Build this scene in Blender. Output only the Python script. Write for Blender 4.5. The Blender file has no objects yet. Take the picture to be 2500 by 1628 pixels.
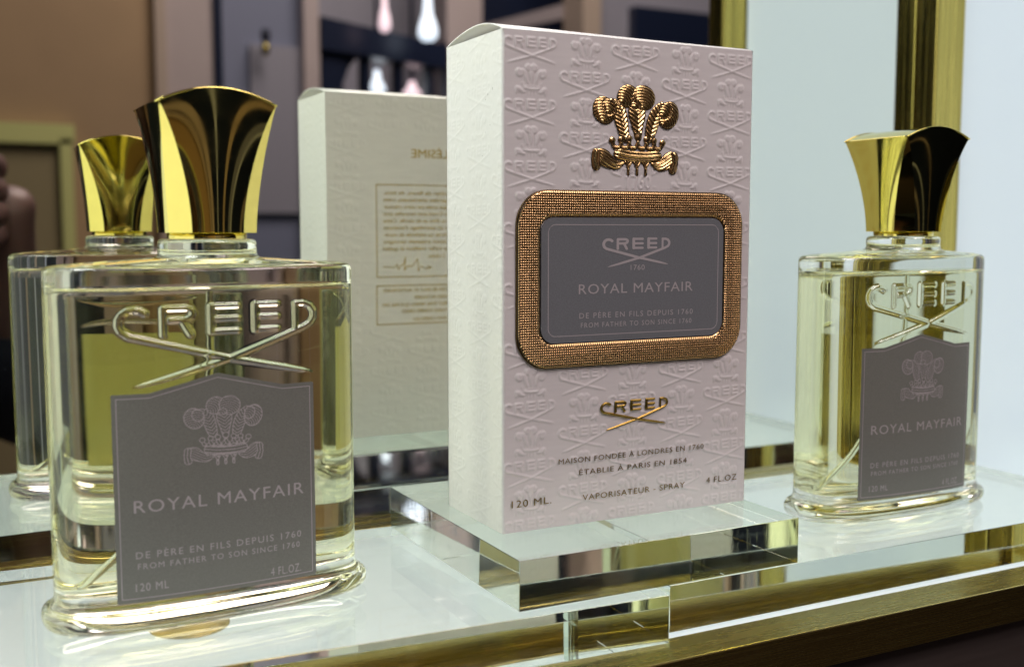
import bpy, math, random
import numpy as np
from mathutils import Vector, Matrix
random.seed(4); rng = np.random.default_rng(4)
S = bpy.context.scene
C = S.collection

# ------------------------------------------------------------------ camera
FPX, CX0, CY0 = 2697.35, 1250.0, 814.0            # focal length in photo pixels, photo centre
CAM = np.array([-.16202, -.32180, .10132]); YAW, PITCH = .47498, -.09448
FW = np.array([math.sin(YAW)*math.cos(PITCH), math.cos(YAW)*math.cos(PITCH), math.sin(PITCH)])
RT = np.array([math.cos(YAW), -math.sin(YAW), 0.]); UP = np.cross(RT, FW)
cd = bpy.data.cameras.new('camera'); co = bpy.data.objects.new('camera_view', cd); C.objects.link(co)
co.matrix_world = Matrix(((RT[0], UP[0], -FW[0], CAM[0]), (RT[1], UP[1], -FW[1], CAM[1]), (RT[2], UP[2], -FW[2], CAM[2]), (0, 0, 0, 1)))
cd.sensor_width = 36; cd.lens = FPX/2500*36; cd.clip_start = .01; cd.clip_end = 50
cd.dof.use_dof = True; cd.dof.focus_distance = .385; cd.dof.aperture_fstop = 10.5
S.camera = co
# ------------------------------------------------------------------ world, lamps, exposure
w = bpy.data.worlds.new('World'); S.world = w; w.use_nodes = True
w.node_tree.nodes['Background'].inputs[0].default_value = (.16, .18, .26, 1)
w.node_tree.nodes['Background'].inputs[1].default_value = .05
def area(name, loc, target, size, power, col, size_y=None):
    l = bpy.data.lights.new(name, 'AREA'); l.energy = power; l.color = col; l.size = size
    if size_y: l.shape = 'RECTANGLE'; l.size_y = size_y
    o = bpy.data.objects.new(name, l); C.objects.link(o); o.location = loc
    o.rotation_euler = (Vector(target)-Vector(loc)).to_track_quat('-Z', 'Y').to_euler()
    return o
area('shop_ceiling_light', (.35, -.95, 1.25), (.05, 0, .08), .5, 9.3, (1, .84, .87))
area('box_side_light', (-.25, .02, .52), (-.02, .03, .05), .12, 1.15, (.93, 1, .96))  # unseen lamp added to brighten the left side of the box
area('room_light', (1.0, -1.1, 2.2), (1.0, -2.4, .4), 1.2, 42, (1, .85, .82))
S.view_settings.view_transform = 'Standard'; S.view_settings.look = 'None'
S.view_settings.exposure = 0; S.view_settings.gamma = 1; S.view_settings.use_curve_mapping = False
cy = S.cycles
cy.max_bounces = 28; cy.transmission_bounces = 24; cy.glossy_bounces = 14; cy.diffuse_bounces = 4; cy.transparent_max_bounces = 16
cy.sample_clamp_indirect = 6; cy.blur_glossy = .2; cy.use_denoising = True
try: cy.denoiser = 'OPENIMAGEDENOISE'
except Exception: pass

# ------------------------------------------------------------------ helpers
M = .1144                                          # mirror plane, y
ZS = -.0165                                        # top of the acrylic slabs
ZP = -.033                                         # top of the lit shelf
def ray(u, v): return FW + RT*(u-CX0)/FPX - UP*(v-CY0)/FPX
def hit(u, v, ax, val):
    d = ray(u, v); return CAM + d*(val-CAM[ax])/d[ax]
def refl(u, v, Y):                                 # real point whose mirror image is seen there, at room depth Y
    q = hit(u, v, 1, 2*M-Y); return (q[0], q[2])
def tag(o, label=None, cat=None, group=None, kind=None):
    if label: o['label'] = label
    if cat: o['category'] = cat
    if group: o['group'] = group
    if kind: o['kind'] = kind
    return o
def empty(name, loc=(0, 0, 0), rz=0):
    o = bpy.data.objects.new(name, None); C.objects.link(o); o.location = loc; o.rotation_euler = (0, 0, rz); o.empty_display_size = .01
    return o
def obj(name, verts, faces, mat, parent=None, smooth=False):
    me = bpy.data.meshes.new(name)
    if isinstance(verts, np.ndarray): verts = verts.tolist()
    if isinstance(faces, np.ndarray): faces = faces.tolist()
    me.from_pydata(verts, [], faces); me.update()
    if smooth: me.polygons.foreach_set('use_smooth', [True]*len(me.polygons))
    me.materials.append(mat)
    o = bpy.data.objects.new(name, me); C.objects.link(o)
    if parent: o.parent = parent
    return o
def copy_tree(o, parent=None):
    c = o.copy(); C.objects.link(c); c.parent = parent
    for ch in list(o.children): copy_tree(ch, c)
    return c
def box(name, x, y, z, mat, parent=None, bev=0.0, seg=2):
    x0, x1 = x; y0, y1 = y; z0, z1 = z
    v = [(x0,y0,z0),(x1,y0,z0),(x1,y1,z0),(x0,y1,z0),(x0,y0,z1),(x1,y0,z1),(x1,y1,z1),(x0,y1,z1)]
    f = [(0,3,2,1),(4,5,6,7),(0,1,5,4),(1,2,6,5),(2,3,7,6),(3,0,4,7)]
    o = obj(name, v, f, mat, parent)
    if bev: bevel(o, bev, seg)
    return o
def bevel(o, wdt, seg=2):
    import bmesh
    bm = bmesh.new(); bm.from_mesh(o.data)
    bmesh.ops.bevel(bm, geom=list(bm.edges), offset=wdt, segments=seg, profile=.5, affect='EDGES', clamp_overlap=True)
    bm.to_mesh(o.data); bm.free()
def tube(name, pts, r, mat, parent=None, n=10, caps=True):
    pts = [Vector(p) for p in pts]; rr = r if isinstance(r, (list, tuple)) else [r]*len(pts)
    v = []; f = []; ref = None
    for i, p in enumerate(pts):
        t = (pts[min(i+1, len(pts)-1)]-pts[max(i-1, 0)]).normalized()
        a = (ref - t*ref.dot(t)) if ref else (Vector((0, 1, 0)) if abs(t.y) < .9 else Vector((1, 0, 0)))
        a = (a - t*a.dot(t)).normalized(); b = t.cross(a); ref = a
        for k in range(n):
            th = 2*math.pi*k/n; v.append(tuple(p+(a*math.cos(th)+b*math.sin(th))*rr[i]))
    for i in range(len(pts)-1):
        for k in range(n):
            k2 = (k+1) % n; f.append((i*n+k, i*n+k2, (i+1)*n+k2, (i+1)*n+k))
    if caps: f.append(tuple(range(n))[::-1]); f.append(tuple((len(pts)-1)*n+k for k in range(n)))
    return obj(name, v, f, mat, parent, True)
def catmull(P, n=6):
    P = [np.array(p, float) for p in P]; out = []
    for i in range(len(P)-1):
        a, b, c, d = P[max(i-1, 0)], P[i], P[i+1], P[min(i+2, len(P)-1)]
        for k in range(n):
            t = k/n; out.append(.5*((2*b)+(c-a)*t+(2*a-5*b+4*c-d)*t*t+(3*b-a-3*c+d)*t**3))
    out.append(P[-1]); return out

# ------------------------------------------------------------------ materials
MATS = {}
def pmat(name, col, rough=.5, metal=0, emit=None, es=0, spec=.5, **kw):
    m = bpy.data.materials.new(name); m.use_nodes = True; b = m.node_tree.nodes['Principled BSDF']
    b.inputs['Base Color'].default_value = (*col, 1); b.inputs['Roughness'].default_value = rough; b.inputs['Metallic'].default_value = metal
    b.inputs['Specular IOR Level'].default_value = spec
    if emit: b.inputs['Emission Color'].default_value = (*emit, 1); b.inputs['Emission Strength'].default_value = es
    for k, v in kw.items(): b.inputs[k.replace('_', ' ')].default_value = v
    MATS[name] = m; return m
def nodes(m): return m.node_tree.nodes, m.node_tree.links, m.node_tree.nodes['Principled BSDF']
def add_noise(m, scale=(1, 1, 1), freq=200, lo=.85, hi=1.1, detail=4, bump=0, bdist=.0002, rough=None):
    """grain: object-space noise on colour (multiplied), a little relief, roughness variation"""
    n, l, b = nodes(m)
    tc = n.new('ShaderNodeTexCoord'); mp = n.new('ShaderNodeMapping'); mp.inputs['Scale'].default_value = scale
    nz = n.new('ShaderNodeTexNoise'); nz.inputs['Scale'].default_value = freq; nz.inputs['Detail'].default_value = detail
    l.new(tc.outputs['Object'], mp.inputs[0]); l.new(mp.outputs[0], nz.inputs['Vector'])
    mr = n.new('ShaderNodeMapRange'); mr.inputs[1].default_value = .3; mr.inputs[2].default_value = .7; mr.inputs[3].default_value = lo; mr.inputs[4].default_value = hi
    l.new(nz.outputs[0], mr.inputs[0])
    mx = n.new('ShaderNodeVectorMath'); mx.operation = 'SCALE'; mx.inputs[0].default_value = b.inputs['Base Color'].default_value[:3]
    l.new(mr.outputs[0], mx.inputs['Scale']); l.new(mx.outputs[0], b.inputs['Base Color'])
    if rough:
        r2 = n.new('ShaderNodeMapRange'); r2.inputs[1].default_value = .3; r2.inputs[2].default_value = .7; r2.inputs[3].default_value = rough[0]; r2.inputs[4].default_value = rough[1]
        l.new(nz.outputs[0], r2.inputs[0]); l.new(r2.outputs[0], b.inputs['Roughness'])
    if bump:
        bp = n.new('ShaderNodeBump'); bp.inputs['Strength'].default_value = bump; bp.inputs['Distance'].default_value = bdist
        l.new(nz.outputs[0], bp.inputs['Height']); l.new(bp.outputs[0], b.inputs['Normal'])
    return m
def glass(name, col, ior, rough=0.0):
    m = bpy.data.materials.new(name); m.use_nodes = True; n = m.node_tree.nodes; l = m.node_tree.links
    n.remove(n['Principled BSDF']); g = n.new('ShaderNodeBsdfGlass'); g.inputs['Color'].default_value = (*col, 1); g.inputs['IOR'].default_value = ior; g.inputs['Roughness'].default_value = rough
    l.new(g.outputs[0], n['Material Output'].inputs['Surface']); MATS[name] = m; return m
GLASS = glass('bottle_glass', (1, 1, .99), 1.5)
LIQ = glass('perfume_liquid', (.972, .968, .865), 1.36/1.5)
TUBE = glass('dip_tube_plastic', (.99, 1, .96), 1.10)
ACR = glass('clear_acrylic', (.985, .997, .975), 1.49)
def scratches(m, freq, amt):
    n = m.node_tree.nodes; l = m.node_tree.links; g = [x for x in n if x.type == 'BSDF_GLASS'][0]
    tc = n.new('ShaderNodeTexCoord'); mp = n.new('ShaderNodeMapping'); mp.inputs['Scale'].default_value = (1, 14, 1); mp.inputs['Rotation'].default_value = (0, 0, .35)
    nz = n.new('ShaderNodeTexNoise'); nz.inputs['Scale'].default_value = freq; nz.inputs['Detail'].default_value = 5
    mr = n.new('ShaderNodeMapRange'); mr.inputs[1].default_value = .52; mr.inputs[2].default_value = .75; mr.inputs[3].default_value = 0; mr.inputs[4].default_value = amt
    l.new(tc.outputs['Object'], mp.inputs[0]); l.new(mp.outputs[0], nz.inputs['Vector']); l.new(nz.outputs[0], mr.inputs[0]); l.new(mr.outputs[0], g.inputs['Roughness'])
scratches(ACR, 70, .15)
GOLD = pmat('polished_gold', (.80, .67, .18), .03, 1); add_noise(GOLD, (1, 1, 1), 140, .97, 1.02, 5, 0, 0, (.015, .075))
ROSE = pmat('foil_gold', (.78, .53, .24), .24, 1); add_noise(ROSE, (1, 1, 1), 1600, .62, 1.2, 4, .35, .00012)
FOIL = pmat('print_foil', (.36, .24, .06), .32, 1)
BRASS = pmat('brushed_brass', (.52, .42, .14), .24, 1); add_noise(BRASS, (.06, 1, 5), 420, .99, 1.01, 3, 0, 0, (.20, .32))
BRASSV = pmat('brushed_brass_upright', (.56, .45, .12), .2, 1); add_noise(BRASSV, (6, 6, .12), 60, .7, 1.15, 6, .1, .00006, (.16, .34))
PAPER = pmat('box_card', (.80, .78, .77), .48, spec=.35, Sheen_Weight=.05); add_noise(PAPER, (.25, 1, 1.6), 420, .965, 1.02, 5, .18, .00006)
LABEL = pmat('label_paper', (.200, .208, .185), .5, spec=.4); add_noise(LABEL, (1, 1, 1.4), 1900, .88, 1.1, 3, .35, .00008)
PLATE = pmat('plate_paper', (.185, .200, .215), .5, spec=.4); add_noise(PLATE, (1, 1, 1.4), 2100, .85, 1.12, 3, .4, .00008)
BACK = pmat('label_back', (.70, .66, .36), .6)
INK = pmat('label_print', (.48, .45, .46), .45)
OCHRE = pmat('rear_print', (.50, .33, .03), .5)
MIRROR = pmat('mirror_silver', (.82, .845, .77), 0, 1)
LIT = pmat('lit_shelf_panel', (.22, .22, .22), .4, emit=(.82, .93, .945), es=.69)
SIDE = pmat('lit_side_panel', (.35, .36, .36), .25, emit=(.79, .92, 1.06), es=.54)
SIDEL = pmat('lit_side_panel_bright', (.5, .5, .5), .3, emit=(.92, 1, .93), es=1.05)
DARK = pmat('cabinet_dark', (.055, .045, .04), .4); add_noise(DARK, (.2, 1, 3), 80, .8, 1.2, 5)
EDGEB = pmat('frame_edge', (.12, .08, .04), .35, 1)

# ------------------------------------------------------------------ cabinet: lit shelf, mirror, posts, side panels
XR, XL = .3258, -.30
sh = empty('display_shelf', (0, 0, ZP)); tag(sh, 'glowing white display shelf with brass edging under the acrylic slabs', 'shelf')
def part(o, root):                                   # keep world placement under a moved empty
    o.parent = root; o.matrix_parent_inverse = Matrix.Translation(root.location).inverted(); return o
part(box('light_panel', (XL, XR), (-.0306, .0905), (ZP-.006, ZP-.0006), LIT), sh)
part(box('front_trim', (XL-.05, XR+.02), (-.0474, -.0308), (-.0470, ZP-.0001), BRASS, bev=.0005), sh)
part(box('rear_trim', (XL, .3040), (.0908, M-.0100), (ZP-.006, ZP-.0001), BRASS, bev=.0004), sh)
part(box('rear_rail', (XL, .3040), (M-.0098, M-.0006), (ZP-.004, -.0225), BRASS, bev=.0005), sh)
part(box('side_trim', (.3223, .3253), (-.0328, M-.0142), (ZP-.0004, -.0275), BRASS, bev=.0004), sh)
cb = box('cabinet_base', (XL-.05, XR+.05), (-.0430, M+.02), (-.40, -.0474), DARK); tag(cb, 'dark brown cabinet front below the brass shelf edge', 'cabinet')
mi = empty('mirror', (0, M, ZP)); tag(mi, 'back wall mirror reflecting the box, left bottle and shop', 'mirror')
part(box('mirror_glass', (XL, .318), (M, M+.004), (ZP-.006, .62), MIRROR), mi)
def panel(name, x, label, mat):
    o = box(name, x, (-.052 if x[0] > 0 else -.16, M-.0006), (ZP-.004, .62), mat); tag(o, label, 'panel'); return o
panel('side_panel', (XR, XR+.006), 'frosted pale blue lit side panel behind the right bottle', SIDE)
panel('side_panel', (XL-.006, XL), 'frosted lit side panel at the far left of the case, outside the view', SIDEL)  # unseen panel, run forward and brighter to light box side and cap facets
def post(x, y, label):
    o = box('corner_post', x, y, (ZP-.02, .62), BRASSV, bev=.0007); tag(o, label, 'post', 'brass corner posts of the case'); return o
post((.3045, .3252), (M-.0140, M-.0005), 'brass corner post beside the mirror, behind the right bottle')
post((.306, .3252), (-.0685, -.0525), 'brass front post seen only as a reflection right of the box')

# acrylic slabs and block
def slab(name, pts, z0, z1, label, cat='slab'):
    c = np.mean(pts, 0); root_v = [(p[0]-c[0], p[1]-c[1], 0) for p in pts]+[(p[0]-c[0], p[1]-c[1], z1-z0) for p in pts]
    f = [(3, 2, 1, 0), (4, 5, 6, 7)]+[(i, (i+1) % 4, 4+(i+1) % 4, 4+i) for i in range(4)]
    o = obj(name, root_v, f, ACR); o.location = (c[0], c[1], z0); bevel(o, .00013, 1); tag(o, label, cat); return o
a = math.radians(-3.0); ca, sa = math.cos(a), math.sin(a); F = (.0422, -.0360); dp = .1165
slab('acrylic_slab', [(F[0]-.325*ca, F[1]-.325*sa), F, (F[0]-dp*sa, F[1]+dp*ca), (F[0]-dp*sa-.325*ca, F[1]+dp*ca-.325*sa)], -.0325, ZS,
     'clear acrylic slab under the large left bottle')
slab('acrylic_slab', [(.0477, -.0285), (.294, -.0285), (.294, .0840), (.0477, .0840)], -.0325, ZS, 'clear acrylic slab under the right bottle')
slab('acrylic_block', [(-.0086, -.0284), (.1027, -.0284), (.1027, .0815), (-.0086, .0815)], ZS+.0002, -.0002, 'thick square clear acrylic block carrying the perfume box', 'block')
q = hit(462, 1516, 2, ZS); dq = ray(462, 1516); dq = dq/np.linalg.norm(dq); hz = math.hypot(dq[0], dq[1]); si = hz/1.49; q = q+np.array([dq[0], dq[1], 0])/hz*.0163*si/math.sqrt(1-si*si)
v = []; f = []
for r_, z_ in ((0, .0007), (.0115, .0007), (.0122, .0005), (.0124, 0)):
    for k in range(40): v.append((r_*math.cos(2*math.pi*k/40), r_*math.sin(2*math.pi*k/40), z_))
for i in range(3):
    for k in range(40): f.append((i*40+k, (i+1)*40+k, (i+1)*40+(k+1) % 40, i*40+(k+1) % 40))
d_ = obj('brass_disc', v, f, pmat('dull_brass', (.40, .30, .10), .45, 1), None, True); d_.location = (q[0], q[1], ZP-.00055)
tag(d_, 'small round brass disc showing below the left bottle base', 'disc')

# ------------------------------------------------------------------ 2-D drawing: distance fields for the emblem and the crest
def seg_field(P, strokes):
    """signed distance to tapered strokes; P (N,2); strokes: list of lists of (x, y, r)"""
    best = np.full(len(P), 1e9)
    for st in strokes:
        for (x0, y0, r0), (x1, y1, r1) in zip(st[:-1], st[1:]):
            d = np.array([x1-x0, y1-y0]); L = d@d+1e-18
            t = np.clip(((P-[x0, y0])@d)/L, 0, 1)
            dd = np.hypot(P[:, 0]-x0-t*d[0], P[:, 1]-y0-t*d[1])-(r0+(r1-r0)*t)
            np.minimum(best, dd, out=best)
    return best
# emblem strokes traced in units of its own picture, hooks running into crossed blades
def arc(cx, cy, rx, ry, a0, a1, n=8): return [(cx+rx*math.cos(math.radians(a0+(a1-a0)*i/n)), cy+ry*math.sin(math.radians(a0+(a1-a0)*i/n))) for i in range(n+1)]
def wid(pts, r): return [(x, y, r) for x, y in pts]
LOGO = []
LOGO.append(wid([(805, 452), (775, 432), (738, 424), (700, 430), (664, 455), (643, 495), (642, 540), (660, 580), (700, 612)], 27)+[(1360, 800, 25), (1740, 890, 22), (1880, 925, 14), (1935, 940, 4)])
LOGO.append(wid([(1818, 590), (1818, 410)], 20)); LOGO.append(wid([(1818, 412), (1880, 412), (1928, 432), (1955, 475), (1955, 520), (1930, 562), (1880, 592)], 24)+[(1360, 795, 25), (960, 912, 22), (790, 958, 14), (725, 977, 4)])
LOGO.append(wid([(918, 612), (918, 420), (1072, 420), (1106, 436), (1112, 462), (1098, 488), (1060, 503), (960, 505)], 25)); LOGO.append(wid([(1040, 505), (1095, 612)], 25))
for X0, X1, Y in ((1232, 1412, 412), (1532, 1688, 408)):
    LOGO.append(wid([(X0, Y), (X0, Y+186)], 27))
    for k in (0, 92, 184): LOGO.append(wid([(X0, Y+k), (X1, Y+k)], 23))
LC, LSC = (1315, 680), 1370.
LOGO = [[((x-LC[0])/LSC, (LC[1]-y)/LSC, r/LSC) for x, y, r in s] for s in LOGO]     # width 1, centred
LOGO_W = 1.0
def logo_sd(x, z, width, zk=1.0): return seg_field(np.stack([np.ravel(x)/width, np.ravel(z)/width/zk], -1), LOGO)*width*(.5+.5*zk)

# crest: three feathers, coronet, ribbons, drops; traced in picture units, painter's order
CR0, CRW = (1440., 820.), 640.
def ell(cx, cy, rx, ry, rot=0):
    c, s = math.cos(math.radians(rot)), math.sin(math.radians(rot))
    def fn(x, y):
        X = (x-cx)*c+(y-cy)*s; Y = -(x-cx)*s+(y-cy)*c
        k = np.hypot(X/rx, Y/ry); return (k-1)*min(rx, ry)
    def gr(x, y):
        X = (x-cx)*c+(y-cy)*s; Y = -(x-cx)*s+(y-cy)*c
        return np.cos(.30*np.hypot(X*1.15+rx*.5, Y-ry*.9)) if rx > 30 else np.ones(X.shape)*.0
    return fn, gr
def strk(P, grf=.16, mode='chev'):
    P = [tuple(p) for p in P]
    def fn(x, y): return seg_field(np.stack([x.ravel(), y.ravel()], -1), [P]).reshape(x.shape)
    def gr(x, y):
        bestd = np.full(x.shape, 1e9); side = np.zeros(x.shape); along = np.zeros(x.shape); acc = 0
        for (x0, y0, r0), (x1, y1, r1) in zip(P[:-1], P[1:]):
            d = np.array([x1-x0, y1-y0]); L = math.hypot(*d); t = np.clip(((x-x0)*d[0]+(y-y0)*d[1])/(L*L), 0, 1)
            dd = np.hypot(x-x0-t*d[0], y-y0-t*d[1]); m = dd < bestd
            sd = ((x-x0)*d[1]-(y-y0)*d[0])/L
            bestd = np.where(m, dd, bestd); side = np.where(m, sd, side); along = np.where(m, acc+t*L, along); acc += L
        if mode == 'chev': return np.cos(grf*(along+.9*np.abs(side)))
        return np.cos(grf*1.9*side)
    return fn, gr
CREST = []
def c_add(t): CREST.append(t)
def sm(P, n=5): return [tuple(p) for p in catmull(P, n)]
c_add(strk(sm([(1440, 640, 50), (1446, 700, 62), (1450, 780, 42), (1455, 875, 24)]), .2))
c_add(strk(sm([(1262, 622, 22), (1306, 668, 46), (1332, 760, 46), (1350, 840, 36), (1364, 890, 22)]), .2))
c_add(strk(sm([(1632, 627, 22), (1594, 690, 46), (1564, 770, 46), (1547, 845, 36), (1535, 890, 22)]), .2))
c_add(ell(1378, 578, 76, 82, 20)); c_add(ell(1492, 584, 86, 90, -18)); c_add(ell(1432, 640, 34, 30))
c_add(ell(1205, 688, 80, 98, -14)); c_add(ell(1235, 660, 46, 58, -14))
c_add(ell(1684, 700, 74, 102, 12)); c_add(ell(1655, 670, 42, 60, 12))
c_add(strk(sm([(1345, 1062, 12), (1295, 1076, 32), (1240, 1052, 46), (1196, 1022, 58), (1168, 1012, 46)]), .16, 'long')); c_add(strk([(1148, 990, 26), (1142, 1050, 24), (1150, 1092, 28)], .12, 'long'))
c_add(strk(sm([(1568, 1062, 12), (1616, 1078, 32), (1662, 1056, 46), (1700, 1026, 56), (1722, 1012, 40)]), .16, 'long')); c_add(strk([(1732, 994, 24), (1738, 1056, 22), (1722, 1104, 28)], .12, 'long'))
for xx in (1385, 1450, 1515):
    c_add(strk([(xx, 1045, 9), (xx, 1142, 8)], .1)); c_add(strk([(xx-22, 1052, 7), (xx, 1088, 9), (xx+22, 1052, 7)], .1))
c_add(strk(sm([(1318, 995, 40), (1385, 1008, 38), (1455, 1012, 38), (1530, 1012, 38), (1592, 1004, 40)]), .12, 'long'))
for i, xx in enumerate((1300, 1360, 1420, 1487, 1548, 1605)):
    c_add(strk(sm([(xx-34, 905, 10), (xx-22, 940, 13), (xx, 952, 14), (xx+22, 940, 13), (xx+34, 905, 10)]), .1))
for xx, yy, r in ((1265, 900, 22), (1330, 890, 20), (1390, 882, 21), (1455, 868, 25), (1518, 884, 21), (1575, 890, 20), (1640, 905, 22)): c_add(ell(xx, yy, r, r))
def crest_eval(x, z, width):
    """x, z metres from the crest's centre -> distance (m), outline distance of the top shape (m), groove"""
    X = x/width*CRW+CR0[0]; Y = CR0[1]-z/(width*.85)*CRW
    sd = np.full(X.shape, 1e9); top = np.full(X.shape, 1e9); gr = np.zeros(X.shape)
    for fn, g in CREST:
        s = fn(X, Y); sd = np.minimum(sd, s); ins = s < 5
        top = np.where(ins, s, np.minimum(top, np.where(top > 0, s, 1e9))) if False else np.where(ins, s, top)
        if ins.any(): gr = np.where(s < 0, g(X, Y), gr)
    k = width/CRW
    return sd*k, top*k, gr
def smooth01(t): t = np.clip(t, 0, 1); return t*t*(3-2*t)
def field_mesh(name, sdfn, bounds, cell, place, mat, parent, hfn=None, snap=True, keep=None, smooth=False):
    """real geometry cut to an outline: grid cells inside sdfn<0, rim moved onto the outline; place(x,z,h) -> points"""
    x0, x1, z0, z1 = bounds; nx = int((x1-x0)/cell)+2; nz = int((z1-z0)/cell)+2
    gx, gz = np.meshgrid(x0+np.arange(nx)*cell, z0+np.arange(nz)*cell)
    s = sdfn(gx, gz).reshape(gx.shape)
    sc = (s[:-1, :-1]+s[1:, :-1]+s[:-1, 1:]+s[1:, 1:])/4
    inside = sc < 0
    if snap:
        e = cell*.25
        dx = (sdfn(gx+e, gz).reshape(gx.shape)-s)/e; dz = (sdfn(gx, gz+e).reshape(gx.shape)-s)/e
        cnt = np.zeros(gx.shape, int)
        for a_, b_ in ((0, 0), (1, 0), (0, 1), (1, 1)): cnt[a_:a_+inside.shape[0], b_:b_+inside.shape[1]] += inside
        rim = (cnt > 0) & (cnt < 4); g2 = np.maximum(dx*dx+dz*dz, .3)
        mv = np.clip(s, -cell, cell)
        gx = np.where(rim, gx-mv*dx/g2, gx); gz = np.where(rim, gz-mv*dz/g2, gz)
    h = hfn(gx, gz).reshape(gx.shape) if hfn else np.zeros(gx.shape)
    idx = np.arange(nx*nz).reshape(nz, nx)
    q = np.stack([idx[:-1, :-1][inside], idx[:-1, 1:][inside], idx[1:, 1:][inside], idx[1:, :-1][inside]], -1)
    used = np.unique(q); mp = np.full(nx*nz, -1); mp[used] = np.arange(len(used))
    V = place(gx.ravel()[used], gz.ravel()[used], h.ravel()[used])
    return obj(name, V, mp[q], mat, parent, smooth)
# lettering
TXT_DG = bpy.context.evaluated_depsgraph_get
def text_mesh(body, bold=0.0, spacing=1.0):
    bold = 0.0
    cu = bpy.data.curves.new('lettering', 'FONT'); cu.body = body; cu.size = 1; cu.offset = bold; cu.space_character = spacing; cu.fill_mode = 'FRONT'; cu.resolution_u = 3
    o = bpy.data.objects.new('lettering', cu); C.objects.link(o); bpy.context.view_layer.update()
    me = bpy.data.meshes.new_from_object(o.evaluated_get(TXT_DG())); v = np.array([x.co for x in me.vertices]); f = [tuple(p.vertices) for p in me.polygons]
    bpy.data.objects.remove(o); bpy.data.curves.remove(cu); bpy.data.meshes.remove(me)
    return v, f
CAPH = float(text_mesh('H')[0][:, 1].max())
def text_on(name, body, x0, x1, z, cap, place, mat, parent, bold=.012, spacing=1.12, h=0):
    v, f = text_mesh(body, bold, spacing)
    sx = (x1-x0)/(v[:, 0].max()-v[:, 0].min()); X = x0+(v[:, 0]-v[:, 0].min())*sx; Z = z+v[:, 1]*cap/CAPH
    return obj(name, place(X, Z, np.full(len(X), h)), f, mat, parent)

# ------------------------------------------------------------------ perfume box
BW, BD, BH = .1014, .0442, .165
bx = empty('perfume_box', (0, 0, 0)); tag(bx, 'white embossed perfume carton with gold crest standing on the acrylic block', 'box')
def bf(zx, zy, sc, ox, oy): q = hit(ox+sc*zx, oy+sc*zy, 1, 0); return q[0], q[2]
Z4 = lambda x, y: bf(x, y, .3277, 1080, 50)
Z5 = lambda x, y: bf(x, y, .3097, 1220, 440)
Z6 = lambda x, y: bf(x, y, .3277, 1080, 850)
# emboss tiles
def sampler(fn, hx, hz, n):
    gx, gz = np.meshgrid(np.linspace(-hx, hx, 2*n+1), np.linspace(-hz, hz, int(2*n*hz/hx)+1)); H = fn(gx, gz).reshape(gx.shape)
    def s(x, z):
        i = (x+hx)/(2*hx)*(H.shape[1]-1); j = (z+hz)/(2*hz)*(H.shape[0]-1)
        ok = (i >= 0) & (j >= 0) & (i < H.shape[1]-1) & (j < H.shape[0]-1)
        i = np.where(ok, i, 0); j = np.where(ok, j, 0); i0 = i.astype(int); j0 = j.astype(int); u = i-i0; w_ = j-j0
        r = H[j0, i0]*(1-u)*(1-w_)+H[j0, i0+1]*u*(1-w_)+H[j0+1, i0]*(1-u)*w_+H[j0+1, i0+1]*u*w_
        return np.where(ok, r, 0)
    return s
def lg(x, z): return smooth01((.00030-logo_sd(x, z, .0196))/.00075)
def crf(x, z):
    sd, top, gr = crest_eval(x, z, .0118); return smooth01((.00018-sd)/.0007)*(.72+.12*gr+.16*smooth01(-top/.0005))
TL = sampler(lg, .0112, .0056, 150); TC = sampler(crf, .0068, .0066, 110)
def emboss(x, z, fade):
    r = np.zeros(x.shape)
    for k in range(-1, 6):
        for j in range(-1, 18):
            cx = .0104+.0203*k; cz = .1594-.00993*j
            r = np.maximum(r, (TL if (j+k) % 2 == 0 else TC)(x-cx-(.0004 if k % 2 else 0), z-cz+(.0006 if (j+k) % 2 == 0 else 0)))
    return r*fade
# frame geometry on the face
fo = [Z5(125, 780), Z5(1895, 780), Z5(1000, 88), Z5(1000, 1445)]; FX0, FX1, FZ1, FZ0 = fo[0][0], fo[1][0], fo[2][1], fo[3][1]
fi = [Z5(312, 780), Z5(1748, 780), Z5(1000, 293), Z5(1000, 1258)]; PX0, PX1, PZ1, PZ0 = fi[0][0], fi[1][0], fi[2][1], fi[3][1]
def rrect_sd(x, z, x0, x1, z0, z1, r):
    qx = np.abs(x-(x0+x1)/2)-(x1-x0)/2+r; qz = np.abs(z-(z0+z1)/2)-(z1-z0)/2+r
    return np.hypot(np.maximum(qx, 0), np.maximum(qz, 0))+np.minimum(np.maximum(qx, qz), 0)-r
CRX, CRZ = Z4(1440, 820); CRWID = Z4(1760, 900)[0]-Z4(1120, 900)[0]
nx, nz = 300, 470
gx, gz = np.meshgrid(np.linspace(0, BW, nx), np.linspace(0, BH, nz))
fade = smooth01((rrect_sd(gx, gz, FX0, FX1, FZ0, FZ1, .012))/.0008)
edge = smooth01(np.minimum(np.minimum(gx, BW-gx), np.minimum(gz, BH-gz))/.0012)
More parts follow.
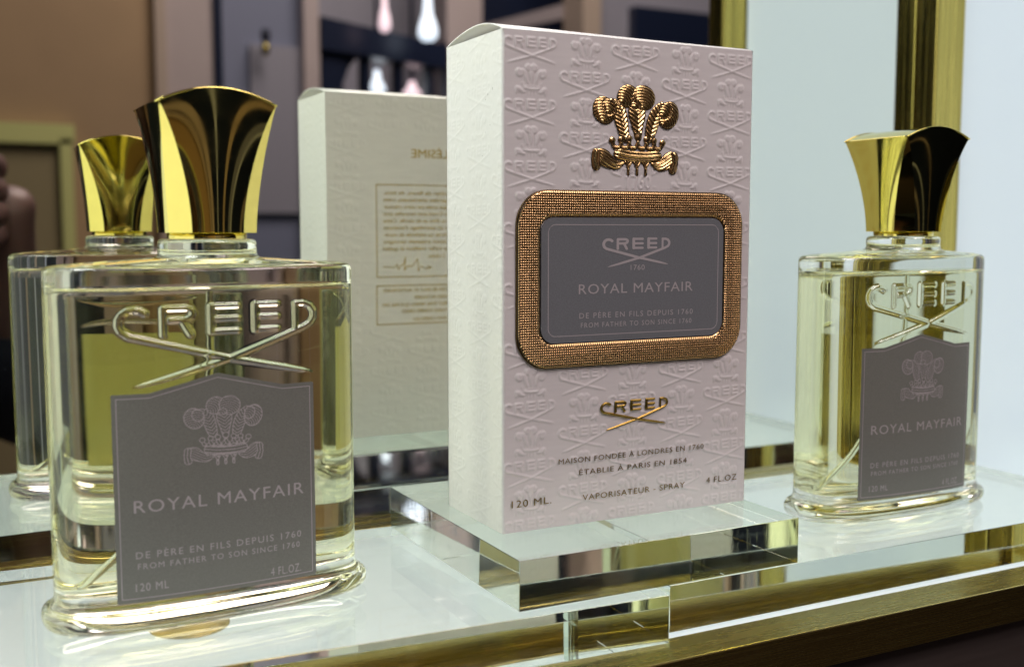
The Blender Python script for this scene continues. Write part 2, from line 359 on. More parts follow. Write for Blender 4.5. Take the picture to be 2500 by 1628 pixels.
# plain ground behind the year
yr0 = Z4(1345, 1250); yr1 = Z4(1555, 1165)
fade *= smooth01((rrect_sd(gx, gz, yr0[0], yr1[0], yr0[1], yr1[1], .001)-.0006)/.0008)
H = .00028*emboss(gx, gz, fade*edge)
def year_strokes():
    W_, h_ = yr1[0]-yr0[0], yr1[1]-yr0[1]; r = .00035; out = []
    def G(i, pts): out.append([(yr0[0]+W_*(i*.25+.04+.17*px), yr0[1]+h_*pz, r) for px, pz in pts])
    G(0, [(.3, .85), (.55, 1), (.55, 0)]); G(1, [(0, 1), (1, 1), (.4, 0)])
    G(2, [(.8, 1), (.35, .75), (.05, .3), (.25, .03), (.7, 0), (.98, .2), (.9, .48), (.5, .58), (.1, .4)])
    G(3, [(.5, 0), (.12, .2), (.05, .5), (.12, .8), (.5, 1), (.88, .8), (.95, .5), (.88, .2), (.5, 0)]); return out
H = np.maximum(H, .00030*smooth01((.0001-seg_field(np.stack([gx.ravel(), gz.ravel()], -1), year_strokes()).reshape(gx.shape))/.0004))
idx = np.arange(nx*nz).reshape(nz, nx)
quads = np.stack([idx[:-1, :-1], idx[:-1, 1:], idx[1:, 1:], idx[1:, :-1]], -1).reshape(-1, 4)
rnd = .0006*(1-np.clip(np.minimum(gx, BW-gx)/.0006, 0, 1))**2                    # rounded board edges
obj('front_panel', np.stack([gx.ravel(), (-H+rnd).ravel(), gz.ravel()], -1), quads, PAPER, bx, True)
# left side, same blind pattern, fainter
ny, nz2 = 110, 420
gy, gz2 = np.meshgrid(np.linspace(0, BD, ny), np.linspace(0, BH, nz2))
H2 = .00010*emboss(.1014-gy-.012, gz2+.004, smooth01(np.minimum(gy, BD-gy)/.001)) + .00010*np.sin(gz2*70)*np.sin(gy*60)
rnd2 = .0006*(1-np.clip(np.minimum(gy, BD-gy)/.0006, 0, 1))**2
idx2 = np.arange(ny*nz2).reshape(nz2, ny); q2 = np.stack([idx2[:-1, 1:], idx2[:-1, :-1], idx2[1:, :-1], idx2[1:, 1:]], -1).reshape(-1, 4)
obj('side_panel', np.stack([(-H2+rnd2).ravel(), gy.ravel(), gz2.ravel()], -1), q2, PAPER, bx, True)
SCUFF = pmat('scuff', (.18, .17, .15), .7)
for zx, zy, ww, hh_ in ((375, 510, .0003, .0011), (340, 550, .0003, .0007), (324, 590, .0004, .0003), (357, 780, .0002, .0005), (322, 835, .0003, .0003), (300, 1010, .0002, .0004)):
    q_ = hit(1080+.3277*zx, 50+.3277*zy, 0, -.0002)
    obj('scuff_mark', [(-.00030, q_[1]-ww/2, q_[2]-hh_/2), (-.00030, q_[1]+ww*.3, q_[2]-hh_*.4), (-.00030, q_[1]+ww/2, q_[2]+hh_/2), (-.00030, q_[1]-ww*.2, q_[2]+hh_*.4)], [(3, 2, 1, 0)], SCUFF, bx)
# rear: pattern over the lower and outer face
nx3, nz3 = 170, 280
gx3, gz3 = np.meshgrid(np.linspace(0, BW, nx3), np.linspace(0, BH, nz3))
H3 = .00016*emboss(gx3, gz3, smooth01(rrect_sd(gx3, gz3, .022, .08, .052, .145, .004)/.003)*smooth01(np.minimum(gx3, BW-gx3)/.001))
idx3 = np.arange(nx3*nz3).reshape(nz3, nx3); q3 = np.stack([idx3[:-1, 1:], idx3[:-1, :-1], idx3[1:, :-1], idx3[1:, 1:]], -1).reshape(-1, 4)
obj('rear_panel', np.stack([gx3.ravel(), (BD+H3).ravel(), gz3.ravel()], -1), q3, PAPER, bx, True)
obj('side_panel', [(BW, .0003, 0), (BW, BD-.0003, 0), (BW, BD-.0003, BH), (BW, .0003, BH)], [(0, 1, 2, 3)], PAPER, bx)
obj('base_panel', [(.0006, .0006, .0003), (BW-.0006, .0006, .0003), (BW-.0006, BD-.0006, .0003), (.0006, BD-.0006, .0003)], [(3, 2, 1, 0)], PAPER, bx)
# vaulted lid and the dust flap under it
v = []; f = []; nl = 24
for s in range(2):
    for i in range(nl+1):
        t = i/nl; y = BD*t; z = BH+.0046*(math.sin(math.pi*t)**.8)*(1-.25*t)-(.0 if s == 0 else .0005)
        for k in range(7):
            x = (BW-.0002)*k/6+.0001; v.append((x, y, z-(.0014*math.sin(math.pi*t))*(k/6)**1.5+.00012*math.sin(7*t+k)))
n1 = (nl+1)*7
for i in range(nl):
    for k in range(6):
        a_ = i*7+k; f.append((a_, a_+1, a_+8, a_+7)); b_ = n1+a_; f.append((b_, b_+7, b_+8, b_+1))
for i in range(nl): a_ = i*7; f.append((a_, a_+7, n1+a_+7, n1+a_)); a_ += 6; f.append((a_, n1+a_, n1+a_+7, a_+7))
obj('lid', v, f, PAPER, bx, True)
obj('dust_flap', [(.0004, .0010, BH-.0004), (.0004, BD-.001, BH-.0004), (.03, BD-.004, BH-.0002), (.03, .004, BH-.0002)], [(0, 3, 2, 1)], PAPER, bx)
P0 = lambda off: (lambda x, z, h: np.stack([x, -off-h, z], -1))
# gold crest
def ch(x, z):
    sd, top, gr = crest_eval(x-CRX, z-CRZ, CRWID); return 0.00048*smooth01(-top/.0020)*.8+.00014*smooth01(-sd/.0004)+.00017*gr*smooth01(-top/.0006)
field_mesh('gold_crest', lambda x, z: crest_eval(x-CRX, z-CRZ, CRWID)[0], (CRX-.019, CRX+.019, CRZ-.0185, CRZ+.0185), .00013, P0(.00036), ROSE, bx, ch, smooth=True)
# thin dark outline of the foil behind it
field_mesh('crest_outline', lambda x, z: crest_eval(x-CRX, z-CRZ, CRWID)[0]-.00012, (CRX-.0195, CRX+.0195, CRZ-.019, CRZ+.019), .00016, P0(.00033), EDGEB, bx)
# knurled frame: real ring with a rolled profile, relief of the fine knurl in its material
KN = pmat('knurled_foil', (.52, .34, .165), .22, 1)
def rr_loop(x0, x1, z0, z1, r, n=14):
    out = []
    for cx, cz, a0 in ((x1-r, z1-r, 0), (x0+r, z1-r, 90), (x0+r, z0+r, 180), (x1-r, z0+r, 270)):
        for i in range(n+1): t = math.radians(a0+90*i/n); out.append((cx+r*math.cos(t), cz+r*math.sin(t)))
    return out
RO, RI = .0118, .0052
def ring(name, prof, mat, parent):
    v = []; f = []
    for t, h in prof:
        r = RO+(RI-RO)*t
        L = rr_loop(FX0+(PX0-FX0)*t, FX1+(PX1-FX1)*t, FZ0+(PZ0-FZ0)*t, FZ1+(PZ1-FZ1)*t, r); n = len(L)
        v += [(x, -.0003-h, z) for x, z in L]
    for i in range(len(prof)-1):
        for k in range(n): k2 = (k+1) % n; f.append((i*n+k, i*n+k2, (i+1)*n+k2, (i+1)*n+k))
    return obj(name, v, f, mat, parent, True)
KP = .00084
def frame_t(x, z):                                   # 0 at the outer edge, 1 at the plate
    so = -rrect_sd(x, z, FX0, FX1, FZ0, FZ1, RO); si = rrect_sd(x, z, PX0, PX1, PZ0, PZ1, RI); return so/np.maximum(so+si, 1e-6)
def frame_h(x, z):
    t = frame_t(x, z); base = np.interp(t, [0, .03, .09, .5, .86, .97, 1], [.0003, .0007, .0009, .00105, .0009, .0004, .0002])
    return base+.00030*np.abs(np.sin(math.pi*x/KP))*np.abs(np.sin(math.pi*z/KP))*smooth01((t-.04)/.05)*smooth01((.97-t)/.05)
fr = field_mesh('gold_frame', lambda x, z: np.maximum(rrect_sd(x, z, FX0, FX1, FZ0, FZ1, RO)+.0004, .0002-rrect_sd(x, z, PX0, PX1, PZ0, PZ1, RI)), (FX0, FX1, FZ0, FZ1), KP/4, P0(.0003), KN, bx, frame_h)
ring('frame_edge', [(-.012, -.0002), (-.006, .0003), (.03, .0004), (.048, .0003)], EDGEB, fr)
ring('frame_edge', [(.965, .0004), (.985, .0001), (1.0, .0001)], EDGEB, fr)
# name plate
def fill_loop(name, L, y, mat, parent, thick=.0003):
    n = len(L); v = [(x, y, z) for x, z in L]+[(x, y+thick, z) for x, z in L]
    f = [tuple(range(n))[::-1]]+[(k, (k+1) % n, n+(k+1) % n, n+k) for k in range(n)]
    return obj(name, v, f, mat, parent)
def ccw(L): return L[::-1]
pl = fill_loop('name_plate', rr_loop(PX0+.0002, PX1-.0002, PZ0+.0002, PZ1-.0002, RI-.0002), -.0009, PLATE, bx)
lo = [Z5(372, 760)[0], Z5(1706, 760)[0], Z5(1000, 352)[1], Z5(1000, 1202)[1]]
field_mesh('plate_border', lambda x, z: np.abs(rrect_sd(x, z, lo[0], lo[1], lo[3], lo[2], .0028))-.00014, (lo[0]-.001, lo[1]+.001, lo[3]-.001, lo[2]+.001), .00022, P0(.00096), INK, pl)
def logo_on(name, x0, x1, ztop, off, mat, parent, cell=.00014, relief=0):
    wd = (x1-x0)/1.0; cxx = (x0+x1)/2; cz = ztop-.215*wd*.82
    hf = (lambda x, z: relief*smooth01(-logo_sd(x-cxx, z-cz, wd, .82)/(.013*wd))) if relief else None
    return field_mesh(name, lambda x, z: logo_sd(x-cxx, z-cz, wd, .82), (cxx-.53*wd, cxx+.53*wd, cz-.26*wd, cz+.24*wd), cell, P0(off), mat, parent, hf, smooth=bool(relief))
logo_on('printed_emblem', Z5(803, 560)[0], Z5(1340, 560)[0], Z5(1070, 452)[1], .00096, INK, pl)
def tbox(zf, name, body, x0, y0, x1, y1, cap, off, mat, parent, bold=.008, spacing=1.1):
    a_, c_ = zf(x0, y0), zf(x1, y1); t_ = zf(x0, y0-cap)
    return text_on(name, body, a_[0], c_[0], (a_[1]+c_[1])/2, t_[1]-a_[1], P0(off), mat, parent, bold, spacing)
tbox(Z5, 'lettering', '1760', 1020, 708, 1130, 704, 40, .00096, INK, pl, 0)
tbox(Z5, 'lettering', 'ROYAL MAYFAIR', 612, 905, 1508, 862, 76, .00096, INK, pl, .006)
tbox(Z5, 'lettering', 'DE PÈRE EN FILS DEPUIS 1760', 617, 1095, 1508, 1045, 42, .00096, INK, pl, .008, 1.25)
tbox(Z5, 'lettering', 'FROM FATHER TO SON SINCE 1760', 628, 1168, 1498, 1115, 38, .00096, INK, pl, .008, 1.25)
logo_on('gold_emblem', Z6(1178, 440)[0], Z6(1686, 440)[0], Z6(1430, 378)[1], .00030, FOIL, bx, .00011, .00035)
for t_, x0, y0, x1, y1, cp in (('MAISON FONDÉE À LONDRES EN 1760', 862, 862, 1940, 745, 38), ('ÉTABLIE À PARIS EN 1854', 1015, 940, 1815, 850, 38),
                               ('VAPORISATEUR - SPRAY', 1040, 1128, 1800, 1035, 42), ('4 FL.OZ', 1960, 1000, 2185, 975, 42), ('120 ML.', 512, 1183, 808, 1157, 52)):
    tbox(Z6, 'lettering', t_, x0, y0, x1, y1, cp, .00045, FOIL, bx, .008, 1.12)
# rear print, read in the mirror
def ZR(x, y): q = hit(700+.4387*x, 180+.4387*y, 1, 2*M-BD); return q[0], q[2]
PR = lambda x, z, h: np.stack([x, np.full(len(x), BD+.00022), z], -1)
def rtext(body, xr, y, cap, width, bold=.0):
    # text on the rear reads towards falling x; its end is at xr (picture units)
    xe, z = ZR(xr, y); cp = ZR(xr, y-cap)[1]-z; v, f = text_mesh(body, bold, 1.0)
    sx = width/(v[:, 0].max()-v[:, 0].min()); X = xe+(v[:, 0].max()-v[:, 0])*sx; Z = z+v[:, 1]*cp/CAPH
    return obj('lettering', PR(X, Z, None), f, OCHRE, bx)
wx = lambda a_, b2, y: abs(ZR(b2, y)[0]-ZR(a_, y)[0])
rtext('LÉSIME', 693, 467, 46, wx(693, 885, 460)*1.05, .01)
lines = [('ution de fleurs, de bois,', 540, 672), ('péridées sélectionnées, triées', 538, 711), ('que année par notre créateur', 540, 750), ('e Creed sont naturelles ainsi', 538, 789), ('ne d\'iris et de vanille. Cette', 538, 828),
         ('t un assemblage d\'essences', 540, 867), ('rares. La méthode de macé-', 540, 906), ('ration artisanale témoigne', 540, 945), ('e sceller tradition et qualité', 534, 984), ('2 siècles.', 785, 1024)]
for t_, x_, y_ in lines: rtext(t_, x_, y_, 20, wx(x_, 890 if x_ < 700 else 880, y_), .006)
for t_, x_, y_, xe in (('CAN BE SOLD BY AUTHORIZED', 538, 1216, 895), ('REED RETAILERS', 710, 1252, 893), ('PEUT ÊTRE VENDU QUE PAR DES', 532, 1297, 895), ('TAIRES AGRÉÉS CREED', 640, 1330, 895), ('WW.CREED.EU', 705, 1373, 893)):
    rtext(t_, x_, y_, 17, wx(x_, xe, y_), .004)
def rrectline(x0, y0, y1):
    a_, b2 = ZR(x0, y0), ZR(x0, y1); X1 = a_[0]+.05
    t_ = .00018; y_ = BD+.00022
    V4 = [(a_[0]-t_, y_, b2[1]-t_), (X1+t_, y_, b2[1]-t_), (X1+t_, y_, a_[1]+t_), (a_[0]-t_, y_, a_[1]+t_), (a_[0]+t_, y_, b2[1]+t_), (X1-t_, y_, b2[1]+t_), (X1-t_, y_, a_[1]-t_), (a_[0]+t_, y_, a_[1]-t_)]
    obj('printed_border', V4, [(k, (k+1) % 4, 4+(k+1) % 4, 4+k) for k in range(4)], OCHRE, bx)
rrectline(497, 617, 1133); rrectline(500, 1182, 1397)
sg = [ZR(*p_)+(.00016,) for p_ in ((535, 1075), (600, 1078), (615, 1060), (620, 1090), (630, 1074), (650, 1060), (660, 1020), (655, 1095), (668, 1072), (700, 1070), (728, 1030), (732, 1098), (745, 1070), (775, 1085), (805, 1076), (780, 1070))]
xs_ = [s_[0] for s_ in sg]; zs_ = [s_[1] for s_ in sg]
field_mesh('signature', lambda x, z: seg_field(np.stack([x.ravel(), z.ravel()], -1), [sg]), (min(xs_)-.001, max(xs_)+.001, min(zs_)-.001, max(zs_)+.001), .00022, PR, OCHRE, bx)

# ------------------------------------------------------------------ perfume bottles
A_, B_, N_ = .04668, .0172, 2.8
FA, FB = .0504, .0202
HS, HN, HC0, HC1 = .1068, .1146, .1164, .1536
RN, SB, ST, NOFF = .0146, .0138, .0170, -.0045
LPOS, LPSI = (-.0903, .0256), .042
RPOS, RPSI = (.1926, .0177), -.001
def fronty(x, a=A_, b=B_): return -b*(np.clip(1-np.abs(x/a)**N_, 0, 1))**(1/N_)
def lab(u, v):
    """photo pixel -> (x, z) on the front of the left bottle"""
    d = ray(u, v); c, s = math.cos(-LPSI), math.sin(-LPSI); o = CAM-np.array([LPOS[0], LPOS[1], ZS])
    R = np.array([[c, -s, 0], [s, c, 0], [0, 0, 1]]); o = R@o; d = R@d
    ts = np.linspace(.2, .5, 6001); x = o[0]+ts*d[0]; y = o[1]+ts*d[1]; g = np.abs(x/A_)**N_+np.abs(y/B_)**N_
    i = np.argmax(g < 1) if (g < 1).any() else int(np.argmin(g))
    return float(x[i]), float(o[2]+ts[i]*d[2])
K2 = lambda x, y: lab(60+.3613*x, 600+.3613*y)
K3 = lambda x, y: lab(60+.3613*x, 1080+.3613*y)
bo = empty('perfume_bottle', (LPOS[0], LPOS[1], ZS+.0002), LPSI)
# outer glass: rings of superellipses, dense over the raised emblem on the front
lx0, lx1 = K2(615, 500)[0], K2(1985, 500)[0]; LWD = lx1-lx0; LCX = (lx0+lx1)/2; LCZ = K2(1350, 385)[1]-.215*LWD*.92
def th_from_x(c, front):                              # ring parameter that puts a point at x = a*c
    k = np.sign(c)*np.abs(c)**(N_/2); return 2*math.pi-np.arccos(k) if front else np.arccos(k)
ph_e = np.cos(np.linspace(math.pi, math.pi*.86, 26)); mid = np.linspace(ph_e[-1], -ph_e[-1], 290)
cf = np.concatenate([ph_e, mid[1:-1], -ph_e[::-1]]); cb = np.concatenate([ph_e, np.linspace(ph_e[-1], -ph_e[-1], 60)[1:-1], -ph_e[::-1]])[1:-1]
TH = np.concatenate([th_from_x(cf, True), th_from_x(cb[::-1], False)]); NT = len(TH)
def sup(a, b, n=N_, off=0.0):
    c, s = np.cos(TH), np.sin(TH)
    return np.sign(c)*a*np.abs(c)**(2/n), np.sign(s)*b*np.abs(s)**(2/n)+off
prof = []                                            # (z, a, b, blend to the round neck)
def R_(z, a, b, k=0): prof.append((z, a, b, k))
R_(.0012, .0005, .0003); R_(.0012, FA-.010, FB-.008); R_(.0000, FA-.006, FB-.005); R_(0, FA-.0022, FB-.002)
for i in range(9):
    t = math.pi*(-.5+i/8); R_(.0032+.0030*math.sin(t), FA-.0022+.0022*math.cos(t), FB-.0022+.0022*math.cos(t))
for t in (.25, .5, .75, 1): R_(.0064+.0022*t, FA-.0022+(A_-FA+.0022)*t**.6, FB-.0022+(B_-FB+.0022)*t**.6)
for z in np.linspace(.012, LCZ-.26*LWD, 10): R_(z, A_, B_)
for z in np.arange(LCZ-.255*LWD, LCZ+.24*LWD, .00030): R_(z, A_, B_)
R_(.1005, A_, B_); R_(HS-.0028, A_, B_)
for i in range(1, 8):
    t = math.pi/2*i/7; R_(HS-.0022+.0022*math.sin(t), A_-.0022+.0022*math.cos(t), B_-.0022+.0022*math.cos(t))
for k in (.1, .25, .45, .65, .82): R_(HS+.0003+.0016*k+.0006*k**3, A_-.0022-(A_-.0022-RN)*k, B_-.0022-(B_-.0022-RN)*k, k)
R_(HS+.0020, RN+.0016, RN+.0016, .95); R_(HS+.0026, RN+.0003, RN+.0003, 1)
R_(HS+.0034, RN, RN, 1); R_(HN-.0020, RN, RN, 1)
for i in range(1, 6): t = math.pi/2*i/5; R_(HN-.0016+.0016*math.sin(t), RN-.0016+.0016*math.cos(t), RN-.0016+.0016*math.cos(t), 1)
R_(HN, .009, .009, 1); R_(HN, .0004, .0004, 1)
V = []
for z, a, b, k in prof:
    n = N_+(2-N_)*k; x, y = sup(a, b, n, NOFF*k)
    V.append(np.stack([x, y, np.full(NT, z)], -1))
V = np.concatenate(V)
fm = (V[:, 1] < -.006) & (V[:, 2] > .05) & (V[:, 2] < .1)
sd = logo_sd(V[fm][:, 0]-LCX, V[fm][:, 2]-LCZ, LWD, .92); hgt = .00075*smooth01((.0003-sd)/.0012)
nrm = np.stack([np.sign(V[fm][:, 0])*np.abs(V[fm][:, 0]/A_)**(N_-1)/A_, np.sign(V[fm][:, 1])*np.abs(V[fm][:, 1]/B_)**(N_-1)/B_], -1); nrm /= np.linalg.norm(nrm, axis=1)[:, None]
sub = V[fm]; sub[:, :2] += nrm*hgt[:, None]; V[fm] = sub
nr = len(prof); ii = np.arange(nr*NT).reshape(nr, NT); nxt = np.roll(ii, -1, 1)
Fq = np.stack([ii[:-1], nxt[:-1], nxt[1:], ii[1:]], -1).reshape(-1, 4).tolist()
Fq.append(tuple(ii[0][::-1].tolist())); Fq.append(tuple(ii[-1].tolist()))
gl = obj('glass_body', V, Fq, GLASS, bo, True)
# perfume inside (interface glass -> liquid)
cf = np.concatenate([ph_e, np.linspace(ph_e[-1], -ph_e[-1], 60)[1:-1], -ph_e[::-1]])
TH = np.concatenate([th_from_x(cf, True), th_from_x(cf[1:-1][::-1], False)]); NT = len(TH)
wl = .0024; ia, ib = A_-wl, B_-wl; pr = [(.0096, .0004, .0002), (.0092, ia-.012, ib-.010), (.0094, ia-.006, ib-.005)]
for i in range(7): t = math.pi/2*i/6; pr.append((.0135-.0038*math.cos(t), ia-.0035+.0035*math.sin(t), ib-.0035+.0035*math.sin(t)))
pr += [(z, ia, ib) for z in np.linspace(.02, .0965, 14)]
for i in range(1, 7): t = math.pi/2*i/6; pr.append((.0975+.0030*math.sin(t), ia-.0030+.0030*math.cos(t), ib-.0030+.0030*math.cos(t)))
pr += [(.1008, ia-.008, ib-.007), (.1009, .0004, .0003)]
VL = np.concatenate([np.stack([*sup(a, b), np.full(NT, z)], -1) for z, a, b in pr]); ii = np.arange(len(pr)*NT).reshape(len(pr), NT); nxt = np.roll(ii, -1, 1)
FL_ = np.stack([ii[:-1], nxt[:-1], nxt[1:], ii[1:]], -1).reshape(-1, 4).tolist(); FL_.append(tuple(ii[0][::-1].tolist())); FL_.append(tuple(ii[-1].tolist()))
lq = obj('perfume', VL, FL_, LIQ, bo, True)
tube('dip_tube', catmull([(0, -.001, .0995), (0, -.001, .085), (-.001, 0, .070), (-.008, .002, .050), (-.020, .002, .028), (-.034, .001, .0145), (-.0385, 0, .0118)], 6), .00115, TUBE, bo, 10)
# pump ring and cap
v = []; f = []
for r_, z_ in ((.0118, HN+.0001), (.0118, HC0-.0002), (.0112, HC0+.0004), (.0004, HC0+.0004)):
    for k in range(48): v.append((r_*math.cos(2*math.pi*k/48), NOFF+r_*math.sin(2*math.pi*k/48), z_))
for i in range(3):
    for k in range(48): f.append((i*48+k, i*48+(k+1) % 48, (i+1)*48+(k+1) % 48, (i+1)*48+k))
obj('pump_ring', v, f, GOLD, bo, True)
cap_v = []; cap_f = []
NHC = 30
def cap_w(t): return SB+(ST-SB)*t**1.6
def cap_c(t): return .0061*max(0, 1-t**1.9)+.00010
def vault(x): return .0043*(1-(x/ST)**2)
def strip(fn, ns):
    base = len(cap_v)
    for i in range(NHC+1):
        t = i/NHC
        for k in range(ns+1):
            x, y = fn(t, k/ns); z = HC0+(HC1-HC0+max(0, vault(x))*t**3*1.0)*t if False else HC0+(HC1-HC0)*t+max(0, vault(x))*t**2
            cap_v.append((x, y+NOFF, z))
    for i in range(NHC):
        for k in range(ns):
            a_ = base+i*(ns+1)+k; cap_f.append((a_, a_+1, a_+ns+2, a_+ns+1))
def rot4(x, y, q): return [(x, y), (-y, x), (-x, -y), (y, -x)][q]
for q_ in range(4):
    def face(t, k, q_=q_):
        w_, c_ = cap_w(t), cap_c(t); h = w_-c_; x = -h+2*h*k; return rot4(x, -w_+.0007*(2*k-1)**2*(1-t)-.0007*(1-(2*k-1)**2)*t, q_)
    def cham(t, k, q_=q_):
        w_, c_ = cap_w(t), cap_c(t); e = .0007*(1-t); x0, y0, x1, y1 = w_-c_, -w_+e, w_-e, -w_+c_
        return rot4(x0+(x1-x0)*k, y0+(y1-y0)*k, q_)
    strip(face, 18); strip(cham, 4)
cp = obj('cap', cap_v, cap_f, GOLD, bo, True)
v = []; f = []; nn = 22; topw = ST+.0001
for i in range(nn+1):
    for k in range(nn+1):
        x = -topw+2*topw*i/nn; y = -topw+2*topw*k/nn; rr = math.hypot(x, y)
        v.append((x, y+NOFF, HC1+max(0, vault(x))+.00002-(.0004 if rr < .0030 else 0)))
for i in range(nn):
    for k in range(nn): a_ = i*(nn+1)+k; f.append((a_, a_+nn+1, a_+nn+2, a_+1))
obj('cap_top', v, f, GOLD, cp, True)
for sy in (-1, 1):                                     # thin raised rim catching the light along the top edges
    tube('cap_rim', [(x, sy*(ST+.0003)+NOFF, HC1+max(0, vault(x))) for x in np.linspace(-ST, ST, 25)], .00032, GOLD, cp, 8)
    tube('cap_rim', [(sy*ST, y+NOFF, HC1) for y in np.linspace(-ST, ST, 9)], .00030, GOLD, cp, 8)
v = []; f = []
for k in range(48): v.append((.0118*math.cos(2*math.pi*k/48), NOFF+.0118*math.sin(2*math.pi*k/48), HC0+.0002))
for w_ in (SB-.0001,):
    c_ = .0062; oc = [(-w_+c_, -w_), (w_-c_, -w_), (w_, -w_+c_), (w_, w_-c_), (w_-c_, w_), (-w_+c_, w_), (-w_, w_-c_), (-w_, -w_+c_)]
v = [(x, y+NOFF, HC0+.0001) for x, y in oc]; obj('cap_underside', v, [tuple(range(8))[::-1]], GOLD, cp)
# front label: paper outside, olive backing inside
PL = lambda off: (lambda x, z, h: np.stack([x, fronty(np.asarray(x))-off-h, z], -1))
xl, xr = K3(625, 1000)[0], K3(1970, 850)[0]; xl = -.0300 if not -.034 < xl < -.026 else xl; xr = .0300 if not .026 < xr < .034 else xr
zb = (K3(625, 1075)[1]+K3(1970, 912)[1])/2; zt = (K2(618, 988)[1]+K2(1990, 938)[1])/2; zpk = K2(1355, 858)[1]
xk0, xk1 = K2(905, 985)[0], K2(1800, 945)[0]; xm = (xl+xr)/2; kk = (xk1-xk0)/2
def label_sd(x, z, inset=0):
    ax = np.abs(x-xm); s1 = np.maximum(ax-(xr-xl)/2, zb-z)
    ztop = zt+np.clip((kk-ax)/kk, 0, 1)*(zpk-zt); sl = np.where(ax < kk, math.hypot(1, (zpk-zt)/kk), 1)
    return np.maximum(s1, (z-ztop)/sl)+inset
lb = field_mesh('label', label_sd, (xl-.0006, xr+.0006, zb-.0006, zpk+.0008), .0006, PL(.00012), LABEL, bo, smooth=True)
field_mesh('label_backing', lambda x, z: label_sd(x, z)+.0001, (xl-.0006, xr+.0006, zb-.0006, zpk+.0008), .0008, PL(.00006), BACK, lb, smooth=True)
field_mesh('label_border', lambda x, z: np.abs(label_sd(x, z, .0013))-.00012, (xl-.0006, xr+.0006, zb-.0006, zpk+.0008), .00020, PL(.00018), INK, lb)
def tl(zf, body, x0, y0, x1, y1, cap, bold, sp=1.15):
    a_, c_ = zf(x0, y0), zf(x1, y1); t_ = zf(x0, y0-cap)
    return text_on('lettering', body, a_[0], c_[0], (a_[1]+c_[1])/2, t_[1]-a_[1], PL(.00020), INK, lb, bold, sp)
tl(K3, 'ROYAL MAYFAIR', 738, 462, 1885, 362, 82, .010)
tl(K3, 'DE PÈRE EN FILS DEPUIS 1760', 752, 768, 1868, 655, 45, .012, 1.25)
tl(K3, 'FROM FATHER TO SON SINCE 1760', 765, 838, 1858, 725, 38, .012, 1.25)
tl(K3, '4 FL.OZ.', 1665, 900, 1868, 870, 54, 0); tl(K3, '120 ML', 752, 1003, 975, 990, 52, 0)
c0, c1 = K2(1075, 1300), K2(1608, 1300); cw = c1[0]-c0[0]; ccx = (c0[0]+c1[0])/2; ccz = (K2(1340, 1020)[1]+K3(1340, 145)[1])/2
def crest_line(x, z):
    sd, top, gr = crest_eval(x-ccx, z-ccz, cw); out = np.minimum(np.abs(top)-.00013, np.where(sd < -.0001, (.62-gr)*.0002, 1e-3)); return out
field_mesh('printed_crest', crest_line, (ccx-.0145, ccx+.0145, ccz-.0145, ccz+.0145), .00010, PL(.00020), INK, lb, snap=False)
tag(bo, 'large perfume bottle with grey label at the left, nearest the camera', 'bottle', 'perfume bottles')
b2 = copy_tree(bo); b2.location = (RPOS[0], RPOS[1], ZS+.0002); b2.rotation_euler = (0, 0, RPSI)
b2['label'] = 'perfume bottle on the right, in front of the brass post'

# ------------------------------------------------------------------ the shop behind the camera, seen in the mirror, with unseen strips added for the caps
YW = -2.4
BROWN = pmat('brown_wall_paint', (.46, .31, .18), .7); add_noise(BROWN, (1, 1, 1), 3, .9, 1.08)
PINK = pmat('pale_plaster', (.54, .45, .45), .7); add_noise(PINK, (1, 1, 1), 5, .94, 1.05)
LAV = pmat('lavender_panel', (.23, .25, .36), .5); LAV2 = pmat('grey_lavender_panel', (.34, .33, .40), .5)
NAVY = pmat('navy_lacquer', (.012, .018, .045), .3); BEIGE = pmat('beige_jamb', (.52, .41, .34), .6)
OLIVE = pmat('olive_frame', (.72, .73, .30), .4); GREY = pmat('grey_stone', (.30, .26, .28), .6)
wl_ = empty('room_wall', (0, YW, 0)); tag(wl_, kind='structure')
def rbox(name, u0, u1, v0, v1, y0, y1, mat, parent=None):
    a_ = refl(u0, v1, y1); c_ = refl(u1, v0, y1); b3 = refl(u0, v0, y1)
    vmid = (v0+min(v1, 650))/2
    o = box(name, (refl(u0, vmid, y1)[0], refl(u1, vmid, y1)[0]), (y0, y1), (min(a_[1], refl(u1, v1, y1)[1]), max(b3[1], c_[1])), mat)
    if parent: part(o, parent)
    return o
def wallbox(name, u0, u1, y0, y1, mat, z0=-1.0, z1=1.6):
    return part(box(name, (refl(u0, 300, y1)[0], refl(u1, 300, y1)[0]), (y0, y1), (z0, z1), mat), wl_)
wallbox('wall_face', -1200, 385, YW-.1, YW, BROWN); wallbox('trim', 385, 412, YW-.1, YW+.03, BEIGE)
wallbox('pilaster', 412, 526, YW-.1, YW+.02, PINK); wallbox('wall_panel', 548, 746, YW-.1, YW-.03, LAV)
wallbox('jamb', 746, 783, YW-.1, YW+.02, PINK); wallbox('wall_face', 783, 1092, YW-.5, YW-.4, LAV2)
wallbox('wall_face', 1092, 1178, YW-.1, YW, PINK); wallbox('wall_face', 1178, 1422, YW-.5, YW-.4, NAVY)
wallbox('jamb', 1422, 1466, YW-.1, YW+.02, BEIGE); wallbox('wall_face', 1466, 1775, YW-.1, YW-.03, LAV2); wallbox('wall_face', 1775, 1900, YW-.1, YW-.03, NAVY); wallbox('wall_face', 1900, 1930, YW-.1, YW-.03, LAV2); wallbox('wall_face', 1930, 2010, YW-.1, YW-.03, NAVY); wallbox('wall_face', 2010, 2030, YW-.1, YW-.03, PINK); wallbox('wall_face', 2030, 2600, YW-.1, YW-.03, NAVY)  # strips past the window are unseen, put in for the right cap's reflection
part(rbox('wall_panel', 615, 744, 118, 520, YW-.03, YW-.012, LAV2), wl_)
